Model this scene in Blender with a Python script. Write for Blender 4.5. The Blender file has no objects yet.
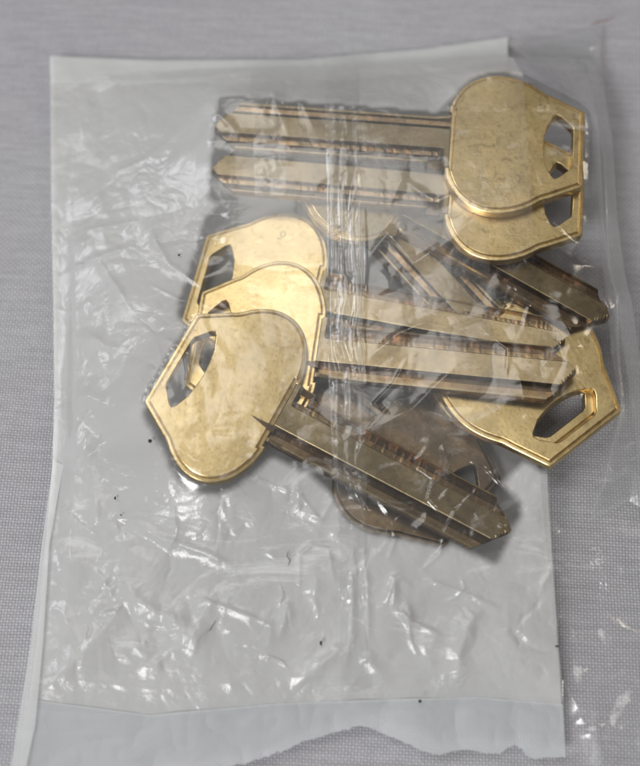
import bpy, bmesh, math, random
import numpy as np
from mathutils import Vector, Matrix

random.seed(11)
rng = np.random.default_rng(5)
scene = bpy.context.scene
C = scene.collection
MM = 0.001

# ------------------------------------------------------------------ camera, world, lamps, exposure
TILT = math.radians(20.0)
DIST = 0.200
F_PX = 1240.0
cam_data = bpy.data.cameras.new("camera")
cam = bpy.data.objects.new("camera", cam_data)
C.objects.link(cam)
cam_data.sensor_fit = 'HORIZONTAL'
cam_data.sensor_width = 36.0
cam_data.lens = 36.0 * F_PX / 640.0
cam_data.clip_start = 0.005
cam_data.clip_end = 20.0
cam.location = (0.0, -DIST * math.sin(TILT), DIST * math.cos(TILT))
cam.rotation_euler = (TILT, 0.0, 0.0)
cam_data.dof.use_dof = True
cam_data.dof.focus_distance = 0.193
cam_data.dof.aperture_fstop = 13.0
scene.camera = cam

world = bpy.data.worlds.new("World")
scene.world = world
world.use_nodes = True
wn = world.node_tree
bg = wn.nodes['Background']
bg.inputs['Color'].default_value = (0.93, 0.96, 1.0, 1)
bg.inputs['Strength'].default_value = 0.08

def area(name, loc, target, sx, sy, power, color):
    l = bpy.data.lights.new(name, 'AREA')
    l.shape = 'RECTANGLE'
    l.size = sx
    l.size_y = sy
    l.energy = power
    l.color = color
    o = bpy.data.objects.new(name, l)
    C.objects.link(o)
    o.location = loc
    d = Vector(target) - Vector(loc)
    o.rotation_euler = d.to_track_quat('-Z', 'Y').to_euler()
    return o

area("ceiling_lamp", (-0.25, 0.36, 1.15), (0, 0, 0), 0.60, 0.55, 3.9, (1.0, 0.97, 0.92))
area("room_lamp", (-0.55, -0.80, 0.85), (0, 0, 0), 0.40, 0.40, 12.0, (1.0, 0.99, 0.97))
area("window_lamp", (-0.80, 0.35, 0.70), (0, 0, 0), 0.30, 0.34, 3.2, (0.95, 0.97, 1.0))
area("side_lamp", (0.70, 0.40, 0.62), (0, 0, 0), 0.16, 0.22, 1.2, (1.0, 0.88, 0.72))

scene.view_settings.view_transform = 'Standard'
scene.view_settings.look = 'None'
scene.view_settings.exposure = 0.12
scene.view_settings.gamma = 1.0

# ------------------------------------------------------------------ photo pixel <-> place
CP = np.array(cam.location)
RIGHT = np.array([1.0, 0.0, 0.0])
UPV = np.array([0.0, math.cos(TILT), math.sin(TILT)])
FWD = np.array([0.0, math.sin(TILT), -math.cos(TILT)])

def at(px, py, z=0.0):
    """point (mm) at height z mm seen at photo pixel px, py; arrays allowed"""
    px = np.asarray(px, float)
    py = np.asarray(py, float)
    d = FWD + ((px - 320) / F_PX)[..., None] * RIGHT + ((383 - py) / F_PX)[..., None] * UPV
    t = (z * MM - CP[2]) / d[..., 2]
    return (CP + d * t[..., None]) * 1000.0

# ------------------------------------------------------------------ node helpers
def new_mat(name):
    m = bpy.data.materials.new(name)
    m.use_nodes = True
    nt = m.node_tree
    for n in list(nt.nodes):
        nt.nodes.remove(n)
    out = nt.nodes.new('ShaderNodeOutputMaterial')
    return m, nt, out

def node(nt, kind, ins=None, **props):
    n = nt.nodes.new(kind)
    for k, v in props.items():
        setattr(n, k, v)
    for k, v in (ins or {}).items():
        if isinstance(v, bpy.types.NodeSocket):
            nt.links.new(v, n.inputs[k])
        else:
            n.inputs[k].default_value = v
    return n

def mathn(nt, op, a, b=None, c=None):
    ins = {0: a}
    if b is not None:
        ins[1] = b
    if c is not None:
        ins[2] = c
    return node(nt, 'ShaderNodeMath', ins, operation=op).outputs[0]

def ramp(nt, fac, stops):
    n = node(nt, 'ShaderNodeValToRGB', {'Fac': fac})
    el = n.color_ramp.elements
    while len(el) < len(stops):
        el.new(0.5)
    for e, (p, c) in zip(el, stops):
        e.position = p
        e.color = c if len(c) == 4 else (*c, 1)
    return n.outputs['Color']

def noise(nt, vec, scale, detail=3, rough=0.55, dist=0.0):
    return node(nt, 'ShaderNodeTexNoise', {'Vector': vec, 'Scale': scale, 'Detail': detail, 'Roughness': rough, 'Distortion': dist}).outputs['Fac']

# ------------------------------------------------------------------ materials
def mat_fabric():
    m, nt, out = new_mat('woven_fabric')
    tc = node(nt, 'ShaderNodeTexCoord').outputs['Object']
    mp = node(nt, 'ShaderNodeMapping', {'Vector': tc, 'Rotation': (0, 0, math.radians(2.5))}).outputs[0]
    wob = node(nt, 'ShaderNodeTexNoise', {'Vector': mp, 'Scale': 60.0, 'Detail': 2.0}).outputs['Color']
    wv = node(nt, 'ShaderNodeVectorMath', {0: wob, 1: (-0.5, -0.5, -0.5)}, operation='ADD').outputs[0]
    wv = node(nt, 'ShaderNodeVectorMath', {0: wv, 'Scale': 0.0010}, operation='SCALE').outputs[0]
    p = node(nt, 'ShaderNodeVectorMath', {0: mp, 1: wv}, operation='ADD').outputs[0]
    sx = node(nt, 'ShaderNodeSeparateXYZ', {0: p})
    fu = 1.0 / 0.00047
    u = mathn(nt, 'MULTIPLY', sx.outputs[0], math.pi * fu)
    v = mathn(nt, 'MULTIPLY', sx.outputs[1], math.pi * fu * 1.06)
    su, sv = mathn(nt, 'SINE', u), mathn(nt, 'SINE', v)
    par = mathn(nt, 'MULTIPLY', su, sv)                       # over / under
    gu = mathn(nt, 'ABSOLUTE', mathn(nt, 'SINE', u))
    gv = mathn(nt, 'ABSOLUTE', mathn(nt, 'SINE', v))
    gap = mathn(nt, 'MINIMUM', gu, gv)
    gap = mathn(nt, 'POWER', gap, 0.6)
    h = mathn(nt, 'ADD', mathn(nt, 'MULTIPLY', par, 0.3), gap)
    rnd = noise(nt, p, 900.0, 2)
    thr = noise(nt, node(nt, 'ShaderNodeMapping', {'Vector': p, 'Scale': (0.08, 1, 1)}).outputs[0], 1600.0, 1)
    h2 = mathn(nt, 'ADD', h, mathn(nt, 'MULTIPLY', rnd, 0.5))
    col = ramp(nt, mathn(nt, 'MULTIPLY', h2, 0.6), [(0.05, (0.22, 0.22, 0.23)), (0.35, (0.35, 0.35, 0.37)), (0.85, (0.51, 0.51, 0.535))])
    big = noise(nt, tc, 22.0, 3)
    tint = ramp(nt, big, [(0.3, (0.92, 0.90, 0.93)), (0.7, (1.0, 1.0, 1.0))])
    col = node(nt, 'ShaderNodeMix', {0: 1.0, 6: col, 7: tint}, data_type='RGBA', blend_type='MULTIPLY').outputs[2]
    tr = ramp(nt, thr, [(0.3, (0.86, 0.86, 0.86)), (0.7, (1, 1, 1))])
    col = node(nt, 'ShaderNodeMix', {0: 1.0, 6: col, 7: tr}, data_type='RGBA', blend_type='MULTIPLY').outputs[2]
    # faint blue ink spots on the cloth
    inkn = noise(nt, tc, 75.0, 4, 0.7)
    ink = ramp(nt, inkn, [(0.70, (0, 0, 0)), (0.80, (0.5, 0.5, 0.5))])
    col = node(nt, 'ShaderNodeMix', {0: ink, 6: col, 7: (0.20, 0.25, 0.45, 1)}, data_type='RGBA').outputs[2]
    bmp = node(nt, 'ShaderNodeBump', {'Height': h, 'Strength': 0.7, 'Distance': 0.00013}).outputs[0]
    b = node(nt, 'ShaderNodeBsdfPrincipled', {'Base Color': col, 'Roughness': 0.9, 'Normal': bmp, 'Sheen Weight': 0.15})
    b.inputs['Specular IOR Level'].default_value = 0.2
    nt.links.new(b.outputs[0], out.inputs[0])
    return m

def mat_brass(name, base, dark, rough, stain=0.35, copper=0.0):
    m, nt, out = new_mat(name)
    tc = node(nt, 'ShaderNodeTexCoord').outputs['Object']
    oi = node(nt, 'ShaderNodeObjectInfo').outputs['Random']
    off = node(nt, 'ShaderNodeCombineXYZ', {0: oi, 1: mathn(nt, 'MULTIPLY', oi, 3.7), 2: 0.0}).outputs[0]
    p = node(nt, 'ShaderNodeVectorMath', {0: tc, 1: off}, operation='ADD').outputs[0]
    n1 = noise(nt, p, 160.0, 6, 0.65)
    n2 = noise(nt, p, 1500.0, 4, 0.7)
    n3 = noise(nt, p, 420.0, 5, 0.7, 1.2)
    col = ramp(nt, n1, [(0.30, dark), (0.62, base)])
    sp = ramp(nt, n3, [(0.30, (0.62, 0.55, 0.45)), (0.44, (1, 1, 1))])
    col = node(nt, 'ShaderNodeMix', {0: stain, 6: col, 7: sp}, data_type='RGBA', blend_type='MULTIPLY').outputs[2]
    sp2 = ramp(nt, n2, [(0.31, (0.62, 0.57, 0.50)), (0.47, (1, 1, 1))])
    col = node(nt, 'ShaderNodeMix', {0: 0.6, 6: col, 7: sp2}, data_type='RGBA', blend_type='MULTIPLY').outputs[2]
    if copper:
        nc = noise(nt, node(nt, 'ShaderNodeMapping', {'Vector': p, 'Scale': (1, 0.25, 1)}).outputs[0], 900.0, 3, 0.6, 0.5)
        nb = noise(nt, p, 130.0, 2)
        cf = mathn(nt, 'MULTIPLY', node(nt, 'ShaderNodeMapRange', {0: nc, 1: 0.52, 2: 0.64, 3: 0.0, 4: copper}).outputs[0],
                   node(nt, 'ShaderNodeMapRange', {0: nb, 1: 0.45, 2: 0.60, 3: 0.0, 4: 1.0}).outputs[0])
        col = node(nt, 'ShaderNodeMix', {0: cf, 6: col, 7: (0.66, 0.34, 0.17, 1)}, data_type='RGBA').outputs[2]
    # long fine scratches
    scr = noise(nt, node(nt, 'ShaderNodeMapping', {'Vector': p, 'Rotation': (0, 0, 0.5), 'Scale': (0.06, 1, 1)}).outputs[0], 2600.0, 2, 0.6, 0.3)
    rg = mathn(nt, 'ADD', rough - 0.10, mathn(nt, 'MULTIPLY', n3, 0.22))
    hgt = mathn(nt, 'ADD', mathn(nt, 'MULTIPLY', n2, 0.6), mathn(nt, 'MULTIPLY', scr, 0.25))
    hgt = mathn(nt, 'ADD', hgt, mathn(nt, 'MULTIPLY', n1, 1.6))
    bmp = node(nt, 'ShaderNodeBump', {'Height': hgt, 'Strength': 0.35, 'Distance': 0.00008}).outputs[0]
    b = node(nt, 'ShaderNodeBsdfPrincipled', {'Base Color': col, 'Metallic': 1.0, 'Roughness': rg, 'Normal': bmp})
    nt.links.new(b.outputs[0], out.inputs[0])
    return m

def mat_film(name, haze, haze_var, haze_col, rough, spec=1.0, bump=0.35, bscale=260.0, trans=0.97, glare_wisps=0.0, loose=0.0):
    """thin plastic film: see-through, glossy, with a little milky scatter"""
    m, nt, out = new_mat(name)
    tc = node(nt, 'ShaderNodeTexCoord').outputs['Object']
    n1 = noise(nt, tc, 55.0, 5, 0.6, 0.8)
    n2 = noise(nt, tc, bscale, 5, 0.6, 1.2)
    n3 = noise(nt, tc, 110.0, 3, 0.5, 0.6)
    ridg = mathn(nt, 'ABSOLUTE', mathn(nt, 'SUBTRACT', n3, 0.5))
    hgt = mathn(nt, 'ADD', mathn(nt, 'MULTIPLY', n2, 0.5), mathn(nt, 'MULTIPLY', ridg, 2.5))
    bs = bump
    if loose:
        bs = mathn(nt, 'ADD', 0.10, mathn(nt, 'MULTIPLY', node(nt, 'ShaderNodeAttribute', attribute_name='loose').outputs['Fac'], bump))
    bmp = node(nt, 'ShaderNodeBump', {'Height': hgt, 'Strength': bs, 'Distance': 0.0006}).outputs[0]
    lw = node(nt, 'ShaderNodeLayerWeight', {'Blend': 0.5, 'Normal': bmp}).outputs['Facing']
    fr = mathn(nt, 'ADD', 0.045 * spec, mathn(nt, 'MULTIPLY', mathn(nt, 'POWER', lw, 4.0), 0.75 * spec))
    tr = node(nt, 'ShaderNodeBsdfTransparent', {'Color': (trans, trans, trans * 0.995, 1)}).outputs[0]
    gl = node(nt, 'ShaderNodeBsdfGlossy', {'Color': (1, 1, 1, 1), 'Roughness': rough, 'Normal': bmp}).outputs[0]
    a = node(nt, 'ShaderNodeMixShader', {0: fr, 1: tr, 2: gl}).outputs[0]
    df = node(nt, 'ShaderNodeBsdfDiffuse', {'Color': (*haze_col, 1), 'Normal': bmp}).outputs[0]
    tl = node(nt, 'ShaderNodeBsdfTranslucent', {'Color': (*haze_col, 1)}).outputs[0]
    mk = node(nt, 'ShaderNodeMixShader', {0: 0.4, 1: df, 2: tl}).outputs[0]
    hz = mathn(nt, 'ADD', haze, mathn(nt, 'MULTIPLY', mathn(nt, 'SUBTRACT', n1, 0.5), haze_var * 2.0))
    if glare_wisps:  # blotches of glare painted into the film as extra milky haze
        n4 = noise(nt, node(nt, 'ShaderNodeMapping', {'Vector': tc, 'Rotation': (0, 0, 0.5), 'Scale': (0.6, 1, 1)}).outputs[0], 90.0, 7, 0.68, 1.6)
        w = node(nt, 'ShaderNodeMapRange', {0: n4, 1: 0.58, 2: 0.74, 3: 0.0, 4: glare_wisps}).outputs[0]
        hz = mathn(nt, 'ADD', hz, w)
    if loose:
        # the film is clear where it clings to metal and cloudy where it hangs free
        at_ = node(nt, 'ShaderNodeAttribute', attribute_name='loose').outputs['Fac']
        hz = mathn(nt, 'ADD', hz, mathn(nt, 'MULTIPLY', at_, mathn(nt, 'ADD', loose - 0.12, mathn(nt, 'MULTIPLY', n1, 0.24))))
    hz = node(nt, 'ShaderNodeClamp', {0: hz}).outputs[0]
    f = node(nt, 'ShaderNodeMixShader', {0: hz, 1: a, 2: mk}).outputs[0]
    nt.links.new(f, out.inputs[0])
    return m

def mat_plain(name, col, rough=0.7, var=0.3, scale=2000.0):
    m, nt, out = new_mat(name)
    tc = node(nt, 'ShaderNodeTexCoord').outputs['Object']
    n = noise(nt, tc, scale, 3)
    c = ramp(nt, n, [(0.3, tuple(x * (1 - var) for x in col)), (0.7, col)])
    b = node(nt, 'ShaderNodeBsdfPrincipled', {'Base Color': c, 'Roughness': rough})
    nt.links.new(b.outputs[0], out.inputs[0])
    return m

M_FAB = mat_fabric()
M_BRASS = mat_brass('brass_bow', (0.74, 0.575, 0.29), (0.54, 0.41, 0.20), 0.33, 0.7)
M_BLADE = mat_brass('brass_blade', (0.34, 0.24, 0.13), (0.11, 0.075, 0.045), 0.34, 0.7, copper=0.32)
M_BACK = mat_film('milky_film', 0.90, 0.04, (0.42, 0.42, 0.425), 0.30, 0.8, 0.25)
M_FRONT = mat_film('clear_film', 0.005, 0.02, (0.88, 0.885, 0.895), 0.17, 1.1, 0.42, glare_wisps=0.36, loose=0.54)
M_VEIL = mat_film('thin_film', 0.03, 0.02, (0.80, 0.82, 0.84), 0.22, 0.5, 0.15)
M_SEAM = mat_film('seam_film', 0.06, 0.04, (0.80, 0.81, 0.82), 0.14, 1.0, 0.4, glare_wisps=0.25)
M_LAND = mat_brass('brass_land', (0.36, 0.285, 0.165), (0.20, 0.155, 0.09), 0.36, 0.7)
M_SHADED = mat_brass('shade_darkened_brass', (0.20, 0.14, 0.08), (0.05, 0.037, 0.024), 0.36, 0.8)  # brass darkened to paint in the shade low in the pile
M_MILL = mat_brass('brass_milled_recess', (0.13, 0.09, 0.055), (0.05, 0.036, 0.025), 0.40, 0.6, copper=0.38)  # milled brass, darkened further to stand in for shade in the grooves
M_WELD = mat_film('welded_film', 0.50, 0.06, (0.80, 0.82, 0.82), 0.28, 0.8, 0.2)
M_GUSSET = mat_film('clouded_film', 0.22, 0.10, (0.78, 0.80, 0.83), 0.22, 0.8, 0.4, glare_wisps=0.2)
M_FLAP = mat_film('white_flap_film', 0.72, 0.05, (0.68, 0.70, 0.72), 0.26, 0.8, 0.2)
M_DIRT = mat_plain('dark_dirt', (0.02, 0.017, 0.013))
M_RED = mat_plain('rust_fibre', (0.25, 0.09, 0.05))

# ------------------------------------------------------------------ mesh helpers
def link_mesh(name, verts, faces, mat, parent=None, smooth=True, loc=None):
    me = bpy.data.meshes.new(name)
    me.from_pydata([tuple(v) for v in verts], [], [tuple(int(i) for i in f) for f in faces])
    me.update()
    o = bpy.data.objects.new(name, me)
    C.objects.link(o)
    me.materials.append(mat)
    if smooth:
        me.polygons.foreach_set('use_smooth', [True] * len(me.polygons))
    if parent is not None:
        o.parent = parent
    if loc is not None:
        o.location = loc
    return o

def tag(o, label=None, cat=None, group=None, kind=None):
    if label: o['label'] = label
    if cat: o['category'] = cat
    if group: o['group'] = group
    if kind: o['kind'] = kind
    return o

# ------------------------------------------------------------------ the cloth under the bag
nx, ny = 240, 240
gx = np.linspace(-0.6, 0.6, nx)
gx = np.sign(gx) * (np.abs(gx) / 0.6) ** 1.8 * 0.6
X, Y = np.meshgrid(gx, gx)
Z = -0.0006 + 0.0005 * (np.sin(X * 31 + 1.0) * np.sin(Y * 27 + X * 9) - 1)
V = np.stack([X, Y, Z], -1).reshape(-1, 3)
idx = np.arange(nx * ny).reshape(ny, nx)
Fq = np.stack([idx[:-1, :-1], idx[:-1, 1:], idx[1:, 1:], idx[1:, :-1]], -1).reshape(-1, 4)
ground = link_mesh('cloth_ground', V, Fq, M_FAB)
tag(ground, kind='structure')

# ------------------------------------------------------------------ keys
U = 0.153          # mm per profile unit
TH = 2.0           # key thickness, mm
HALF = [(-106, 46), (-104.5, 48.5), (-100, 50.5), (-80, 59), (-66, 65), (-60, 67.2), (-55, 69.5), (-48, 74), (-38, 79.5), (-24, 84.8),
        (-8, 87.8), (8, 87.6), (22, 84.5), (34, 79), (44, 71.5), (52, 62), (58, 51), (61, 42), (62, 37)]
HOLE = [(-92, 0), (-92, 22), (-90.5, 26.5), (-76, 38.5), (-71, 40.5), (-67.5, 38), (-60, 25), (-57, 12), (-56, 0)]
PROF = [(-31, 1.00), (-30, 1.34), (-28.6, 1.38), (-27.6, 0.55), (-21.5, 0.50), (-20.4, 1.02), (-14.5, 1.08), (-13.2, 1.94), (-12.4, 2.0), (12, 2.0), (12.8, 1.94),
        (13.8, 0.55), (19.0, 0.50), (20.2, 1.00), (26.0, 1.06), (27.0, 1.50), (29.6, 1.52), (31, 1.00)]

def resample(P, closed=True, n=3):
    P = np.asarray(P, float)
    out = []
    L = len(P)
    for i in range(L):
        a, b, c, d = P[(i - 1) % L], P[i], P[(i + 1) % L], P[(i + 2) % L]
        for k in range(n):
            t = k / n
            out.append(0.5 * ((2 * b) + (-a + c) * t + (2 * a - 5 * b + 4 * c - d) * t * t + (-a + 3 * b - 3 * c + d) * t ** 3))
    return np.array(out)

def inset(P, d):
    """inset a counter-clockwise loop by d"""
    a = np.roll(P, 1, 0); b = np.roll(P, -1, 0)
    t1 = P - a; t2 = b - P
    t1 /= np.linalg.norm(t1, axis=1)[:, None] + 1e-9
    t2 /= np.linalg.norm(t2, axis=1)[:, None] + 1e-9
    n1 = np.stack([-t1[:, 1], t1[:, 0]], -1); n2 = np.stack([-t2[:, 1], t2[:, 0]], -1)
    n = n1 + n2
    ln = np.linalg.norm(n, axis=1)[:, None] + 1e-9
    n = n / ln
    c = np.clip((n * n1).sum(1), 0.55, 1)[:, None]
    return P + n * d / c

def densify(P, step):
    out = []
    for i in range(len(P)):
        a, b = P[i], P[(i + 1) % len(P)]
        k = max(1, int(np.linalg.norm(b - a) / step))
        for j in range(k):
            out.append(a + (b - a) * j / k)
    return np.array(out)

def ccw(P):
    x, y = P[:, 0], P[:, 1]
    s = (x * np.roll(y, -1) - np.roll(x, -1) * y).sum()
    return P if s > 0 else P[::-1]

def bow_mesh(su, sv, sb, seed):
    half = np.array(HALF, float)
    q = half[3:]
    ext = np.vstack([2 * q[0] - q[1], q, 2 * q[-1] - q[-2]])
    sm = []
    for i in range(1, len(ext) - 2):
        a, b, c, d = ext[i - 1:i + 3]
        for k in range(4):
            t = k / 4
            sm.append(0.5 * ((2 * b) + (-a + c) * t + (2 * a - 5 * b + 4 * c - d) * t * t + (-a + 3 * b - 3 * c + d) * t ** 3))
    half = np.vstack([half[:3], sm, half[-1:]])
    up = half.copy(); dn = half[::-1].copy(); dn[:, 1] *= -1
    loop = np.vstack([up, dn])
    loop[:, 0] *= su * U; loop[:, 1] *= sv * U
    # a recess where the blade joins
    xs = (62 * su) * U - 0.4
    hw = 36.2 * sb * U
    k = len(up)
    rec = np.array([[62 * su * U, hw], [xs, hw], [xs, -hw], [62 * su * U, -hw]])
    loop = np.vstack([loop[:k], rec, loop[k:]])
    loop[:, 1] *= -1
    loop = ccw(densify(loop, 0.9))
    hole = np.array(HOLE, float)
    h2 = hole[::-1][1:-1].copy(); h2[:, 1] *= -1
    hl = np.vstack([hole, h2])
    hl[:, 0] *= su * U; hl[:, 1] *= sv * U
    hl = ccw(densify(hl, 0.8))
    bm = bmesh.new()
    def ring(P, z):
        return [bm.verts.new((p[0] * MM, p[1] * MM, z * MM)) for p in P]
    def skin(a, b, flip=False):
        n = len(a)
        for i in range(n):
            j = (i + 1) % n
            q = (a[i], a[j], b[j], b[i])
            bm.faces.new(q[::-1] if flip else q)
    rim = [(0.10, 0.0), (0.0, 0.12), (0.0, 1.52), (0.05, 1.66), (0.16, 1.74), (0.50, 1.76), (0.60, 1.62), (0.68, 1.64), (0.80, 1.94), (0.92, TH)]
    rings = [ring(inset(loop, d), z) for d, z in rim]
    for a, b in zip(rings[:-1], rings[1:]):
        skin(a, b)
    hr = [(0.05, 0.0), (0.0, 0.08), (0.0, TH - 0.22), (-0.06, TH - 0.06), (-0.16, TH)]
    hrings = [ring(inset(hl, d), z) for d, z in hr]
    for a, b in zip(hrings[:-1], hrings[1:]):
        skin(a, b, True)
    for ro, rh in ((rings[-1], hrings[-1]), (rings[0], hrings[0])):
        ed = []
        for R in (ro, rh):
            for i in range(len(R)):
                e = bm.edges.get((R[i], R[(i + 1) % len(R)])) or bm.edges.new((R[i], R[(i + 1) % len(R)]))
                ed.append(e)
        bmesh.ops.triangle_fill(bm, edges=ed, use_beauty=True)
    bmesh.ops.recalc_face_normals(bm, faces=bm.faces)
    for f in bm.faces:
        f.smooth = True
    for e in bm.edges:
        if len(e.link_faces) != 2 or e.calc_face_angle(0) > math.radians(22):
            e.smooth = False
    me = bpy.data.meshes.new('bow')
    bm.to_mesh(me); bm.free()
    return me

def blade_mesh(su, sb, length, seed):
    r = random.Random(seed)
    x0 = 62 * su * U - 0.4
    xs_sh = x0 + 0.4 + 2.8          # end of the wide shoulder
    x1 = length
    tipl = 29 * U * sb
    prof = np.array(PROF, float)
    vs = []
    for a, b in zip(prof[:-1], prof[1:]):
        k = max(1, int((b[0] - a[0]) / 2.2))
        for j in range(k):
            vs.append(a[0] + (b[0] - a[0]) * j / k)
    vs.append(prof[-1][0]); vs = np.array(vs)
    xs = list(np.arange(x0, xs_sh - 0.4, 0.35)) + [xs_sh - 0.12, xs_sh, xs_sh + 0.12] + list(np.arange(xs_sh + 0.5, x1 - tipl, 0.4)) + list(np.linspace(x1 - tipl, x1, 14))
    rows = []
    chat = [r.random() if r.random() < 0.5 else 0.0 for _ in range(400)]
    for x in xs:
        if x <= xs_sh:
            w1, w2 = 37.0, 31.0
        else:
            w1 = w2 = 31.0
        w2 += 8.0 * math.exp(-(x - x0) / 0.9)
        tt = (x - (x1 - tipl)) / tipl
        ap = -5.0
        lo, hi = -w1, w2
        if tt > 0:
            lo = -w1 + (ap + w1 - 2.0) * tt
            hi = w2 + (ap - w2 + 2.0) * tt
        row = []
        for v in vs:
            vv = (v * (w1 / 31.0) if v < 0 else v) if x <= xs_sh and abs(v) >= 30 else v
            vv = min(max(vv, lo), hi)
            z = np.interp(vv, prof[:, 0], prof[:, 1])
            # grooves run out gradually towards the bow; the lower one to a point
            if vv < -12:
                g = min(1.0, max(0.0, (x - (x0 + 0.9)) / 0.4))
            else:
                g = 1.0 if vv < 27 else min(1.0, max(0.0, (x - x0 - 0.5) / 2.0))
            if x > xs_sh - 1.2 and vv < -26.5:
                g = 1.0
            z = TH + (z - TH) * g
            if -27 < vv < -15 and g > 0.8:
                z += 0.05 * chat[int(x / 0.4) % 400]
            if tt > 0:
                e = min(vv - lo, hi - vv)
                z = min(z, 0.9 + max(0, e) * 0.45 * 1.0 + (1 - tt) * 2.0)
            row.append((x, -vv * sb * U, z))
        rows.append(row)
    n = len(vs)
    verts, faces = [], []
    for row in rows:
        for p in row:
            verts.append(p)
        verts.append((row[-1][0], row[-1][1], 0.0))
        verts.append((row[0][0], row[0][1], 0.0))
    m = n + 2
    for i in range(len(rows) - 1):
        for j in range(m):
            k = (j + 1) % m
            faces.append((i * m + j, i * m + k, (i + 1) * m + k, (i + 1) * m + j))
    faces.append(tuple(range(m)))
    faces.append(tuple(reversed([(len(rows) - 1) * m + j for j in range(m)])))
    me = bpy.data.meshes.new('blade')
    me.from_pydata([(a * MM, b * MM, c * MM) for a, b, c in verts], [], faces)
    me.update()
    bm = bmesh.new(); bm.from_mesh(me)
    bmesh.ops.remove_doubles(bm, verts=bm.verts, dist=1e-6)
    bmesh.ops.recalc_face_normals(bm, faces=bm.faces)
    bm.to_mesh(me); bm.free()
    return me

KEYS = [
    # centre px, tip px, z centre, z tip, su, sv, sb, label
    ('J', (404, 457), (222, 312), 0.3, 0.3, 0.84, 0.98, 0.95, 'shade-darkened brass key blank lowest in the pile, its bow showing below the front blade'),
    ('K', (509, 360), (329, 166), 2.4, 0.5, 0.97, 1.00, 0.95, 'nearly hidden key blank, only a sliver of bow edge beside the lower right bow'),
    ('G', (519, 364), (337, 168), 4.5, 2.6, 0.97, 1.00, 0.95, 'brass key blank at lower right with a big open bow hole, its blade buried'),
    ('F', (370, 187), (607, 322), 4.6, 6.7, 0.82, 0.84, 0.95, 'brass key blank whose blade points down right past the upper right bows'),
    ('E', (498, 189), (212, 166), 8.4, 7.2, 0.86, 0.94, 0.92, 'brass key blank pointing left, its bow lying under the topmost bow'),
    ('D', (498, 142), (215, 124), 10.5, 9.3, 0.86, 0.95, 0.92, 'topmost brass key blank in the bag, pointing left, its round bow veiled by cloudy film'),
    ('C', (273, 291), (565, 346), 2.4, 6.3, 0.82, 1.08, 0.95, 'bright gold key blank at the back of the left three overlapping bows'),
    ('B', (274, 345), (576, 376), 4.6, 8.3, 0.80, 1.10, 0.97, 'gold key blank in the middle of the left three overlapping bows, its hole mostly covered'),
    ('A', (240, 393), (508, 535), 7.2, 2.7, 0.76, 1.11, 1.00, 'large gold key blank in front, fully bared bow at left and blade slanting down right'),
]
hw_u = np.array([p[0] for p in HALF], float)
hw_v = np.array([p[1] for p in HALF], float)

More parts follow.
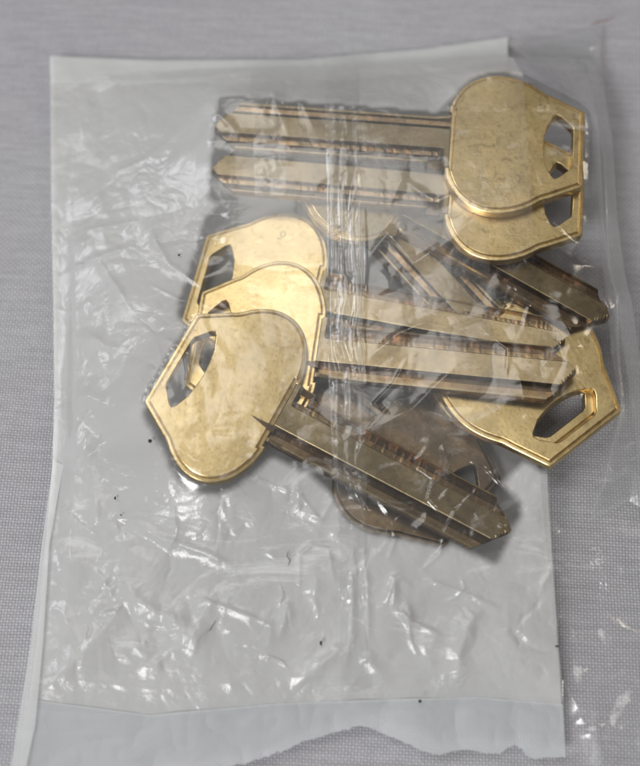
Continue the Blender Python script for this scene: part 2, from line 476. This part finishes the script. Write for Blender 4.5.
key_info = []
for i, (code, c, t, zc, zt, su, sv, sb, label) in enumerate(KEYS):
    P = at(c[0], c[1], zc + TH)[...] ; Q = at(t[0], t[1], zt + TH * 0.6)
    P = P.copy(); Q = Q.copy(); P[2] = zc; Q[2] = zt
    d = Q - P
    L = float(np.linalg.norm(d))
    print('KEY', code, 'length centre-tip mm', round(L, 1))
    x = Vector(d).normalized()
    yv = Vector((0, 0, 1)).cross(x).normalized()
    z = x.cross(yv).normalized()
    R = Matrix((x, yv, z)).transposed()
    if code == 'F':
        R = R @ Matrix.Rotation(math.radians(-7), 3, 'X')
    root = bpy.data.objects.new('brass_key', None)
    C.objects.link(root)
    root.empty_display_size = 0.01
    root.matrix_world = Matrix.Translation(Vector(P) * MM) @ R.to_4x4()
    tag(root, label, 'key', 'brass key blanks inside the plastic bag')
    bow = bpy.data.objects.new('bow', bow_mesh(su, sv, sb, i)); C.objects.link(bow)
    bow.parent = root
    bow.data.materials.append(M_BRASS)
    bl = bpy.data.objects.new('blade', blade_mesh(su, sb, L, i)); C.objects.link(bl)
    bl.parent = root
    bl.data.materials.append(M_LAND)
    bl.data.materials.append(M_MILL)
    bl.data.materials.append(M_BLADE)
    for f in bl.data.polygons:                       # milled recesses get darker bronze with groove shade painted in, the land stays polished
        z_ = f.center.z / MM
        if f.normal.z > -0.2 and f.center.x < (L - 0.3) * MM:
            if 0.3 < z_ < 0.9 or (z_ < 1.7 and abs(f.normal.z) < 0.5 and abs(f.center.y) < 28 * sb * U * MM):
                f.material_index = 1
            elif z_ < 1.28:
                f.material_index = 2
    if code == 'J':  # lowest key takes the brass with shade put into its colour
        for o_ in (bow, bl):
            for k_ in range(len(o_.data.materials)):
                o_.data.materials[k_] = M_SHADED
    if code == 'C':
        # small looped stamp mark near the top of the bow
        mk, mf = [], []
        g = at(283, 234, zc + TH)
        gl = root.matrix_world.inverted() @ (Vector(g) * MM)
        N_ = 22
        for q in range(N_):
            a_ = -2.4 + q * 0.33
            r_ = 0.42 if q > 3 else 0.42 + (4 - q) * 0.17
            for w_ in (-0.06, 0.06):
                mk.append((gl.x / MM + (r_ + w_) * math.cos(a_), gl.y / MM + (r_ + w_) * math.sin(a_) * 1.15, TH + 0.02))
        mf = [(2 * q, 2 * q + 1, 2 * q + 3, 2 * q + 2) for q in range(N_ - 1)]
        link_mesh('stamped_mark', np.array(mk) * MM, mf, M_BLADE, root, smooth=False)
    if code in 'ABC':
        # the cutter ran out onto the bow in a pointed spur
        x0 = 62 * su * U - 0.4
        pts = [(x0 - 4.0, 14.6), (x0 - 2.6, 14.4), (x0 - 1.0, 14.0), (x0 + 0.35, 13.6), (x0 + 0.35, 21.0), (x0 - 0.8, 19.6), (x0 - 2.2, 17.6), (x0 - 3.4, 15.6)]
        pv = [(a, -b * sb * U, TH - 0.35) for a, b in pts] + [(a, -b * sb * U, TH + 0.03) for a, b in pts]
        n_ = len(pts)
        pf = [tuple(range(n_, 2 * n_))[::-1], tuple(range(n_))] + [(q, (q + 1) % n_, n_ + (q + 1) % n_, n_ + q) for q in range(n_)]
        link_mesh('groove_runout', np.array(pv) * MM, pf, M_MILL, root, smooth=False)
    key_info.append((P, np.array(x), np.array(yv), L, su, sv, sb))

# ------------------------------------------------------------------ height of the film over the keys
GX0, GX1, GY0, GY1, ST = -62.0, 66.0, -76.0, 76.0, 0.5
xs = np.arange(GX0, GX1, ST); ys = np.arange(GY0, GY1, ST)
XX, YY = np.meshgrid(xs, ys)
OB = np.zeros_like(XX)
for P, x, yv, L, su, sv, sb in key_info:
    hx = x[:2]; hl = np.linalg.norm(hx)
    u = ((XX - P[0]) * hx[0] + (YY - P[1]) * hx[1]) / hl
    v = np.abs((XX - P[0]) * yv[0] + (YY - P[1]) * yv[1])
    w = np.where((u > -106 * su * U) & (u < 62 * su * U), np.interp(u / (su * U), hw_u, hw_v) * sv * U, -1)
    w = np.maximum(w, np.where((u > 0) & (u < L - 0.2), 31 * sb * U, -1))
    zt = P[2] + u * x[2] / hl + TH
    OB = np.maximum(OB, np.where(v < w, zt, 0))
# thicken a little, then relax a membrane over it
def blur(a, n):
    for _ in range(n):
        a = (a + np.roll(a, 1, 0) + np.roll(a, -1, 0) + np.roll(a, 1, 1) + np.roll(a, -1, 1)) / 5.0
    return a
OBD = OB.copy()
for _ in range(2):
    OBD = np.maximum.reduce([OBD, np.roll(OBD, 1, 0), np.roll(OBD, -1, 0), np.roll(OBD, 1, 1), np.roll(OBD, -1, 1)])
EDGE = (XX < at(56, 383, 1)[0]) | (XX > at(652, 383, 1)[0]) | (YY > at(320, 60, 1)[1]) | (YY < at(320, 722, 1)[1])
def relax(h, ob, ed, n):
    for _ in range(n):
        h = 0.25 * (np.roll(h, 1, 0) + np.roll(h, -1, 0) + np.roll(h, 1, 1) + np.roll(h, -1, 1))
        h = np.maximum(h, np.where(ob > 0, ob + 0.05, 0.8))
        h[ed] = 0.8
    return h
q4 = lambda a: a[::4, ::4]
Hc = relax(q4(np.maximum(OBD, 0.8)).copy(), q4(OBD), q4(EDGE), 260)
H = np.repeat(np.repeat(Hc, 4, 0), 4, 1)[:XX.shape[0], :XX.shape[1]]
H = relax(H, OBD, EDGE, 120)
# film hangs slacker than a taut membrane away from the keys
H = 0.8 + (H - 0.8) * 1.0
FREE = np.clip((H - np.where(OBD > 0, OBD, 0) - 0.3) / 1.5, 0, 1)
FREE = np.clip(blur(np.where(OBD > 0, FREE * 0.3, np.maximum(FREE, 0.25)), 3), 0, 1)
# distance from metal, so that the clouding sets in outside the pile
DN = (OB > 0).astype(float)
CL = OB > 0
for _ in range(7):
    CL = CL | np.roll(CL, 1, 0) | np.roll(CL, -1, 0) | np.roll(CL, 1, 1) | np.roll(CL, -1, 1)
for _ in range(7):
    CL = CL & np.roll(CL, 1, 0) & np.roll(CL, -1, 0) & np.roll(CL, 1, 1) & np.roll(CL, -1, 1)
FAR = 1 - blur(CL.astype(float), 1)
H = np.maximum(blur(H, 4), np.where(OB > 0, OB + 0.15, 0)) + 0.25

GAPV = blur(np.where(OB > 0, np.clip((H - OB - 2.0) / 4.0, 0, 1) * 0.08, 0), 3)

def sample_A(A, x, y):
    fx = np.clip((x - GX0) / ST, 0, len(xs) - 1.001); fy = np.clip((y - GY0) / ST, 0, len(ys) - 1.001)
    i = fx.astype(int); j = fy.astype(int); a = fx - i; b = fy - j
    return A[j, i] * (1 - a) * (1 - b) + A[j, i + 1] * a * (1 - b) + A[j + 1, i] * (1 - a) * b + A[j + 1, i + 1] * a * b
def sample_H(x, y):
    fx = np.clip((x - GX0) / ST, 0, len(xs) - 1.001); fy = np.clip((y - GY0) / ST, 0, len(ys) - 1.001)
    i = fx.astype(int); j = fy.astype(int); a = fx - i; b = fy - j
    return H[j, i] * (1 - a) * (1 - b) + H[j, i + 1] * a * (1 - b) + H[j + 1, i] * (1 - a) * b + H[j + 1, i + 1] * a * b

# ------------------------------------------------------------------ wrinkles of the film (described over the photo plane)
def vnoise(x, y, s, seed):
    r = np.random.default_rng(seed)
    T = r.random((64, 64))
    x = x / s; y = y / s
    i = np.floor(x).astype(int); j = np.floor(y).astype(int)
    a = x - i; b = y - j
    a = a * a * (3 - 2 * a); b = b * b * (3 - 2 * b)
    g = lambda q, w: T[q % 64, w % 64]
    return g(i, j) * (1 - a) * (1 - b) + g(i + 1, j) * a * (1 - b) + g(i, j + 1) * (1 - a) * b + g(i + 1, j + 1) * a * b - 0.5

def crease(px, py, pts, w, amp, out):
    pts = np.asarray(pts, float)
    best = np.full(px.shape, 1e9)
    tot = len(pts) - 1
    tpar = np.zeros(px.shape)
    for k in range(tot):
        a, b = pts[k], pts[k + 1]
        d = b - a
        t = np.clip(((px - a[0]) * d[0] + (py - a[1]) * d[1]) / (d @ d + 1e-9), 0, 1)
        dd = np.hypot(px - a[0] - d[0] * t, py - a[1] - d[1] * t)
        m = dd < best
        best = np.where(m, dd, best); tpar = np.where(m, (k + t) / tot, tpar)
    env = np.clip(np.minimum(tpar, 1 - tpar) * 5, 0, 1)
    f = amp * np.exp(-(best / w) ** 1.5) * (0.25 + 0.75 * env)
    out += f

CREASES = [
    ([(52, 278), (98, 266), (112, 262), (135, 258)], 3.5, 0.7), ([(98, 262), (112, 285), (122, 300), (134, 322)], 4.5, 1.0),
    ([(84, 236), (110, 236), (138, 234), (128, 250)], 3.5, 0.7), ([(155, 244), (160, 258), (175, 284), (192, 296), (232, 330)], 4.5, 0.9),
    ([(75, 340), (95, 348), (105, 352)], 6, 0.8), ([(90, 338), (108, 356), (125, 362)], 5, 0.7),
    ([(70, 402), (92, 404), (120, 420)], 9, 1.2), ([(88, 440), (95, 478), (100, 505), (97, 530)], 8, 1.0),
    ([(130, 525), (165, 545), (210, 560), (235, 572)], 5, 1.1), ([(125, 582), (140, 605), (168, 618), (190, 640)], 9, 1.4),
    ([(200, 602), (230, 612), (255, 622)], 4, 0.8), ([(190, 650), (200, 625), (215, 605)], 8, 1.0),
    ([(50, 605), (62, 612), (75, 635)], 6, 0.8), ([(20, 720), (60, 680), (95, 645), (120, 612)], 12, 1.2),
    ([(290, 690), (315, 672), (335, 655), (343, 645)], 7, 1.6), ([(280, 640), (288, 610), (292, 625)], 5, 1.0),
    ([(300, 590), (300, 562), (312, 552), (328, 556), (334, 585)], 3, 0.6), ([(297, 480), (300, 520), (322, 528), (332, 512), (322, 480)], 3.5, 0.7),
    ([(350, 560), (352, 600), (350, 640), (346, 665)], 5, 1.0), ([(362, 560), (366, 590), (368, 640)], 4, 0.8),
    ([(360, 655), (375, 670), (390, 690)], 8, 1.2), ([(385, 608), (393, 585), (392, 612)], 5, 1.3),
    ([(392, 612), (410, 625), (440, 638)], 4, 1.0), ([(405, 605), (410, 625)], 5, 1.0),
    ([(456, 695), (458, 655), (468, 625), (480, 612)], 9, 1.5), ([(425, 585), (445, 592), (470, 600), (495, 612)], 3, 0.7),
    ([(420, 575), (437, 560), (442, 540), (452, 520), (472, 500)], 2.5, 0.7), ([(387, 565), (394, 545), (385, 520), (372, 505)], 2.5, 0.6),
    ([(580, 480), (600, 515), (620, 560), (625, 600)], 6, 1.0), ([(600, 470), (615, 500), (632, 530)], 6, 1.0),
    ([(585, 692), (605, 684), (640, 665)], 4, 0.9), ([(590, 410), (600, 440), (612, 460)], 5, 0.8),
    ([(545, 58), (575, 52), (600, 45)], 4, 0.9), ([(560, 120), (590, 80), (595, 95)], 5, 0.8), ([(580, 60), (596, 92), (600, 130)], 5, 0.9),
    ([(505, 60), (530, 95), (560, 60)], 6, 0.8), ([(380, 440), (410, 425), (430, 405), (450, 388)], 5, 0.9),
    ([(365, 285), (385, 262), (410, 290), (445, 268)], 5, 1.0), ([(370, 375), (395, 355), (430, 340)], 5, 0.9),
    ([(490, 180), (500, 150), (560, 140)], 4, 0.5), ([(210, 130), (222, 148), (240, 165)], 4, 0.7),
    ([(560, 300), (548, 330), (560, 360), (552, 385)], 9, 1.0), ([(575, 290), (590, 320), (600, 335)], 4, 0.6),
    ([(262, 155), (275, 130), (285, 160), (300, 135), (312, 160)], 5, 0.9), ([(338, 130), (342, 160), (340, 200), (345, 240)], 5, 0.9),
    ([(510, 395), (515, 420), (520, 440)], 7, 0.9), ([(95, 82), (140, 84), (180, 80)], 7, 0.9),
    ([(345, 300), (352, 330), (346, 360), (356, 395)], 1.6, 0.5), ([(336, 250), (341, 290), (335, 330)], 1.6, 0.5), ([(362, 240), (364, 290), (360, 350), (365, 400)], 1.4, 0.5),
    ([(385, 430), (372, 420), (392, 400), (402, 380)], 1.6, 0.6), ([(420, 345), (445, 350), (480, 338)], 2, 0.4), ([(500, 310), (520, 330), (515, 350)], 2, 0.4),
    ([(300, 420), (330, 440), (350, 470)], 1.5, 0.4), ([(400, 470), (430, 490), (425, 510), (440, 525)], 1.5, 0.5), ([(350, 495), (365, 520), (380, 525)], 1.4, 0.5),
    ([(480, 355), (500, 370), (498, 400)], 2, 0.4), ([(460, 470), (480, 480), (500, 500)], 1.6, 0.5), ([(240, 100), (300, 108), (370, 104)], 2, 0.3),
    ([(155, 300), (185, 320), (230, 335)], 2, 0.4), ([(530, 250), (560, 270), (600, 285)], 2.5, 0.6), ([(230, 500), (260, 492), (300, 505), (320, 530)], 2.5, 0.6),
    ([(556, 470), (580, 520), (598, 560), (612, 620)], 7, 1.0), ([(600, 560), (606, 620), (612, 660)], 6, 0.9), ([(632, 470), (636, 540), (640, 620)], 6, 0.9),
    ([(570, 620), (580, 660), (582, 700)], 6, 0.8), ([(560, 740), (600, 730), (650, 745)], 5, 0.8), ([(618, 380), (625, 430), (634, 470)], 6, 0.9),
    ([(170, 360), (186, 368), (196, 380)], 3, 0.6), ([(400, 215), (430, 235), (450, 228)], 4, 0.6),
]
rr = random.Random(4)
RAND = []
for k in range(230):
    reg = rr.random()
    if reg < 0.50:
        x0_, y0_ = rr.uniform(45, 540), rr.uniform(480, 710)
    elif reg < 0.68:
        x0_, y0_ = rr.uniform(55, 230), rr.uniform(180, 480)
    elif reg < 0.84:
        x0_, y0_ = rr.uniform(540, 650), rr.uniform(250, 760)
    elif reg < 0.95:
        x0_, y0_ = rr.uniform(220, 600), rr.uniform(90, 480)
    else:
        x0_, y0_ = rr.uniform(60, 600), rr.uniform(60, 120)
    a = rr.gauss(0.55, 0.9)
    if rr.random() < 0.3: a = rr.gauss(1.5, 0.25)
    ln = rr.uniform(10, 55) * (0.6 if reg > 0.84 else 1)
    pts = [(x0_, y0_)]
    for s in range(3):
        a += rr.gauss(0, 0.45)
        pts.append((pts[-1][0] + math.cos(a) * ln / 3, pts[-1][1] + math.sin(a) * ln / 3))
    RAND.append((pts, rr.uniform(1.5, 9.0), rr.uniform(0.15, 0.55) * rr.choice((1, 1, -1))))

def wrinkles(px, py, kr=1.0):
    o = np.zeros(px.shape)
    for pts, w, a in CREASES:
        P = np.asarray(pts, float)
        m = (px > P[:, 0].min() - 3 * w) & (px < P[:, 0].max() + 3 * w) & (py > P[:, 1].min() - 3 * w) & (py < P[:, 1].max() + 3 * w)
        if m.any():
            t = np.zeros(m.sum()); crease(px[m], py[m], pts, w, a * 0.5, t); o[m] += t
    for pts, w, a in RAND:
        P = np.asarray(pts, float)
        m = (px > P[:, 0].min() - 3 * w) & (px < P[:, 0].max() + 3 * w) & (py > P[:, 1].min() - 3 * w) & (py < P[:, 1].max() + 3 * w)
        if m.any():
            t = np.zeros(m.sum()); crease(px[m], py[m], pts, w, a * 0.6 * kr, t); o[m] += t
    wx = px + 14 * vnoise(px, py, 37, 1); wy = py + 14 * vnoise(px, py, 41, 2)
    o += 1.3 * np.abs(vnoise(wx, wy, 64, 3)) + 0.30 * np.abs(vnoise(wx + 9, wy, 27, 4)) + 0.09 * np.abs(vnoise(wx, wy, 11, 6))
    return o

def curve(pts, t):
    pts = np.asarray(pts, float)
    seg = np.hypot(*np.diff(pts, axis=0).T); s = np.concatenate([[0], np.cumsum(seg)]) / seg.sum()
    return np.stack([np.interp(t, s, pts[:, 0]), np.interp(t, s, pts[:, 1])], -1)

def sheet(name, left, right, top, bottom, n, m, zf, mat, parent):
    """Coons patch between four edge curves given over the photo plane; zf gives height in mm"""
    s = np.linspace(0, 1, n); t = np.linspace(0, 1, m)
    Lc, Rc, Tc, Bc = curve(left, t), curve(right, t), curve(top, s), curve(bottom, s)
    S, T = np.meshgrid(s, t)
    S = S[..., None]; T = T[..., None]
    P = (1 - S) * Lc[:, None] + S * Rc[:, None] + (1 - T) * Tc[None] + T * Bc[None] \
        - ((1 - S) * (1 - T) * Tc[0] + S * (1 - T) * Tc[-1] + (1 - S) * T * Bc[0] + S * T * Bc[-1])
    px, py = P[..., 0], P[..., 1]
    W = at(px, py, 1.0)
    z = zf(W[..., 0], W[..., 1], px, py, S[..., 0], T[..., 0])
    # keep the outline of raised film where the photo shows it
    V = np.stack([W[..., 0], W[..., 1], z], -1).reshape(-1, 3) * MM
    idx = np.arange(n * m).reshape(m, n)
    F = np.stack([idx[:-1, :-1], idx[1:, :-1], idx[1:, 1:], idx[:-1, 1:]], -1).reshape(-1, 4)
    return link_mesh(name, V, F, mat, parent)

bag = bpy.data.objects.new('plastic_bag', None); C.objects.link(bag)
bag.empty_display_size = 0.02
bag.location = (0, 0, 0)
tag(bag, 'crumpled clear plastic bag with milky back and torn bottom edge, full of brass keys', 'bag')

LEFT = [(50, 57), (51, 200), (53, 300), (54, 400), (52, 462), (44, 560), (36, 650), (28, 700)]
LINE2 = [(508, 40), (522, 250), (541, 480), (555, 620), (563, 705)]
TOPL = [(50, 57), (160, 62), (300, 62), (420, 52), (508, 40)]
FLAPL = [(28, 700), (150, 716), (280, 704), (400, 700), (480, 698), (563, 705)]

def edge_fade(S, T, e=0.04):
    return np.clip(np.minimum.reduce([S, 1 - S, T, 1 - T]) / e, 0, 1)

def z_back(x, y, px, py, S, T):
    return 0.12 + 0.5 * np.abs(vnoise(px, py, 80, 9)) * edge_fade(S, T) * np.where(sample_H(x, y) > 2.2, 0.0, 1.0) 
sheet('back_panel', LEFT, LINE2, TOPL, FLAPL, 300, 360, z_back, M_BACK, bag)

RIGHT_EDGE = [(606, 22), (607, 130), (614, 230), (626, 300), (640, 360), (655, 430), (668, 560), (680, 790)]
TOPF = TOPL[:-1] + [(508, 38), (560, 32), (606, 22)]
BOTF = [(28, 700), (150, 716), (280, 704), (400, 700), (480, 698), (563, 706), (600, 780), (680, 790)]

def z_front(x, y, px, py, S, T):
    f = edge_fade(S, T, 0.06)
    h = sample_H(x, y)
    kr = 1.0
    w = wrinkles(px, py)
    over = np.clip((h - 5.0) / 3.0, 0, 1)
    w = w * (1 - 0.25 * over)
    return 0.7 + (h - 0.7) * np.clip(f * 1.5, 0, 1) + w * f
sheet('front_panel', LEFT, RIGHT_EDGE, TOPF, BOTF, 620, 720, z_front, M_FRONT, bag)
fr_o = bpy.data.objects['front_panel']
me_ = fr_o.data
co = np.zeros(len(me_.vertices) * 3); me_.vertices.foreach_get('co', co); co = co.reshape(-1, 3) / MM
loose = sample_A(FAR, co[:, 0], co[:, 1])
loose = np.minimum(loose, sample_A(FAR, co[:, 0], co[:, 1] + np.clip(co[:, 2] - 3.0, 0, 6) * 0.36))
loose = np.maximum(loose, sample_A(GAPV, co[:, 0], co[:, 1]))      # film bridging over a low key is cloudier
# the cloudy sheet stops at a straight edge; right of it the film is clear
ln = np.array([at(a, b, 1.0) for a, b in LINE2])
xe = np.interp(-co[:, 1], -ln[:, 1], ln[:, 0])
loose = loose * np.clip((xe - co[:, 0]) / 0.25, 0, 1)
# cloudier over the two keys at the top, which touch it less closely
top = np.clip((co[:, 1] - 17.0) / 6.0, 0, 1) * np.clip((xe - co[:, 0]) / 0.25 , 0, 1)
loose = np.maximum(loose, 0.13 * top)
at_l = me_.attributes.new('loose', 'FLOAT', 'POINT')
at_l.data.foreach_set('value', loose.astype(np.float32))

def z_gus(x, y, px, py, S, T):
    return 0.5 + (sample_H(x, y) - 0.6) * np.clip(np.minimum.reduce([1 - S, T, 1 - T, S + 0.02]) / 0.05, 0, 1) + edge_fade(S, T, 0.1) * (0.7 * np.abs(vnoise(px, py, 33, 41)) + 0.3 * np.abs(vnoise(px, py, 13, 42)))
sheet('side_gusset', [(508, 42), (560, 85), (592, 180), (598, 260), (606, 340), (612, 420), (590, 520)], [(603, 26), (604, 130), (611, 230), (623, 300), (637, 360), (652, 430), (664, 520)], [(506, 42), (560, 35), (603, 26)], [(590, 520), (630, 500), (664, 520)], 140, 260, z_gus, M_GUSSET, bag)

# inner overlap of the front film, ending in the straight vertical line over the keys
LINE1 = [(462, 62), (470, 150), (480, 258), (489, 400), (497, 560), (502, 698)]
def z_veil(x, y, px, py, S, T):
    h = sample_H(x, y)
    f = edge_fade(S, T, 0.03)
    return 0.5 + (h - 0.12 - 0.5) * np.clip(np.minimum(S, np.minimum(T, 1 - T)) / 0.03, 0, 1)
sheet('front_overlap', [(56, 84), (58, 300), (58, 470), (48, 600), (40, 690)], LINE1, [(56, 84), (300, 88), (462, 70)], [(40, 690), (280, 692), (502, 690)], 220, 260, z_veil, M_VEIL, bag)

# the seam that runs down the middle
def z_seam(x, y, px, py, S, T):
    h = sample_H(x, y)
    k = 0.5 + 0.9 * np.exp(-((py - 320) / 90.0) ** 2)
    w = k * 0.3 * np.abs(np.sin(S * 9.0 + 3 * vnoise(px, py, 40, 21))) + 0.35 * np.abs(vnoise(px, py, 14, 22))
    return h + 0.45 + w * edge_fade(S, T, 0.1) + 0.5 * np.clip(1 - over_keys(h), 0, 1)
def over_keys(h):
    return np.clip((h - 1.5) / 2.0, 0, 1)
sheet('centre_seam', [(322, 64), (326, 200), (328, 400), (338, 560), (340, 700)], [(356, 64), (358, 200), (362, 400), (366, 560), (368, 700)],
      [(322, 64), (356, 64)], [(340, 700), (368, 700)], 60, 420, z_seam, M_SEAM, bag)
sheet('film_fold', [(252, 96), (256, 160), (258, 225)], [(284, 96), (286, 160), (288, 225)], [(252, 96), (284, 96)], [(258, 225), (288, 225)], 30, 90,
      lambda x, y, px, py, S, T: sample_H(x, y) + 0.55 + 0.5 * np.abs(vnoise(px, py, 12, 33)), M_SEAM, bag)

# welded edges
def z_low(c, a=0.25, s=30, seed=7):
    return lambda x, y, px, py, S, T: c + a * np.abs(vnoise(px, py, s, seed))
sheet('top_seal', [(50, 57), (51, 84)], [(508, 38), (507, 62)], TOPL, [(51, 84), (160, 84), (300, 85), (420, 74), (507, 62)], 160, 12, z_low(1.25), M_WELD, bag)
sheet('side_seal', [(49.5, 57), (51, 200), (53, 300), (54, 400), (52, 470)], [(58, 85), (58, 200), (60, 300), (61, 400), (66, 470)], [(49.5, 57), (58, 85)], [(52, 470), (66, 470)], 6, 160, z_low(1.2), M_VEIL, bag)
sheet('edge_fold', [(54, 462), (43, 540), (32, 640), (24, 690), (8, 790)], [(64, 466), (50, 545), (44, 640), (36, 725), (22, 790)], [(54, 462), (64, 466)], [(8, 790), (22, 790)], 8, 160, z_low(1.5), M_WELD, bag)

# torn bottom flap: a double layer with a ragged lower edge
rg = random.Random(9)
base = [(16, 790), (60, 786), (150, 778), (235, 765), (262, 758), (290, 748), (305, 740), (322, 735), (340, 731), (358, 725), (372, 728), (400, 740), (420, 750), (440, 755), (452, 751), (468, 749), (486, 753), (500, 753), (508, 748), (516, 744), (522, 750), (530, 758), (566, 757)]
ragged = []
for a, b in zip(base[:-1], base[1:]):
    k = max(2, int(abs(b[0] - a[0]) / 3))
    for j in range(k):
        t = j / k
        ragged.append((a[0] + (b[0] - a[0]) * t, a[1] + (b[1] - a[1]) * t + rg.gauss(0, 0.8 if 225 < a[0] < 345 or 490 < a[0] < 530 else 0.4)))
ragged.append(base[-1])
def z_flap(x, y, px, py, S, T):
    return 0.55 + 0.25 * (1 - T) + 1.3 * np.abs(vnoise(px, py, 60, 14)) + 0.25 * np.abs(vnoise(px, py, 18, 15))
sheet('bottom_flap', [(27, 699), (16, 790)], [(563, 704), (566, 757)], [(27, 699), (150, 715), (280, 703), (400, 699), (480, 697), (563, 704)], ragged, 760, 60, z_flap, M_FLAP, bag)

# ------------------------------------------------------------------ crumbs and lint
def speck(px, py, r, label, sx=1.0, sy=1.0, onbag=True):
    r *= 0.78
    p = at(px, py, 2.0)
    h = float(sample_H(p[0:1], p[1:2])[0]) + 1.0 if onbag else 0.1
    p = at(px, py, h)
    bm = bmesh.new()
    bmesh.ops.create_icosphere(bm, subdivisions=2, radius=1.0)
    for v in bm.verts:
        k = 1 + rr.uniform(-0.35, 0.35)
        v.co = Vector((v.co.x * r * sx * k, v.co.y * r * sy * k, v.co.z * r * 0.6 * k)) * MM
    me = bpy.data.meshes.new('dirt_speck'); bm.to_mesh(me); bm.free()
    me.materials.append(M_DIRT)
    o = bpy.data.objects.new('dirt_speck', me); C.objects.link(o)
    o.location = Vector(p) * MM
    tag(o, label, 'speck', 'dirt specks on the plastic bag')
speck(150, 441, 0.36, 'black crumb on the film just left of the front gold bow', 0.9, 1.2)
speck(115, 498, 0.24, 'dark fleck on the film, below left of the largest crumb', 0.8, 1.4)
speck(179, 255, 0.22, 'dark fleck on the film left of the back bow of the left three')
speck(321, 643, 0.34, 'black crumb beside the middle seam near the bottom of the bag', 0.8, 1.3)
speck(557, 646, 0.28, 'dark fleck on the straight edge of the milky film at lower right', 1.4, 0.7)
speck(420, 701, 0.28, 'black dot on the bottom flap of the bag')
speck(121, 515, 0.18, 'tiny dark dot a little below the flecks at the left of the bag')

def fibre(pts, r, mat, name, label, z=0.5):
    P = curve(pts, np.linspace(0, 1, 14))
    Q = []
    for i, (a, b) in enumerate(P):
        g = at(a, b, 1.0)
        zz = z + 0.12 * math.sin(i * 0.6) + (float(sample_H(g[0:1], g[1:2])[0]) if z < 0.5 else 0)
        Q.append(Vector(at(a, b, zz)))
    P = Q
    vs, fs = [], []
    for i, p in enumerate(P):
        d = (P[min(i + 1, 13)] - P[max(i - 1, 0)]).normalized()
        sx = d.cross(Vector((0, 0, 1))).normalized(); sy = sx.cross(d)
        rr_ = r * (0.35 + 0.65 * math.sin(math.pi * (i + 0.5) / 14))
        for k in range(6):
            q = p + (sx * math.cos(k * math.pi / 3) + sy * math.sin(k * math.pi / 3)) * rr_
            vs.append(q * MM)
    for i in range(13):
        for k in range(6):
            fs.append((i * 6 + k, i * 6 + (k + 1) % 6, (i + 1) * 6 + (k + 1) % 6, (i + 1) * 6 + k))
    fs.append(tuple(range(6))[::-1]); fs.append(tuple(78 + k for k in range(6)))
    o = link_mesh(name, vs, fs, mat)
    tag(o, label, 'lint')
fibre([(590, 25), (598, 22), (606, 21), (615, 17)], 0.10, M_RED, 'lint_fibre', 'short rust coloured fibre at the upper right corner of the bag', 0.9)
fibre([(197, 643), (203, 634), (210, 630), (216, 620)], 0.05, M_DIRT, 'lint_hair', 'thin dark hair on the lower left of the bag', 0.45)
fibre([(288, 551), (287, 556), (290, 560), (288, 566)], 0.06, M_DIRT, 'lint_hair', 'tiny curled dark hair below the front key', 0.45)
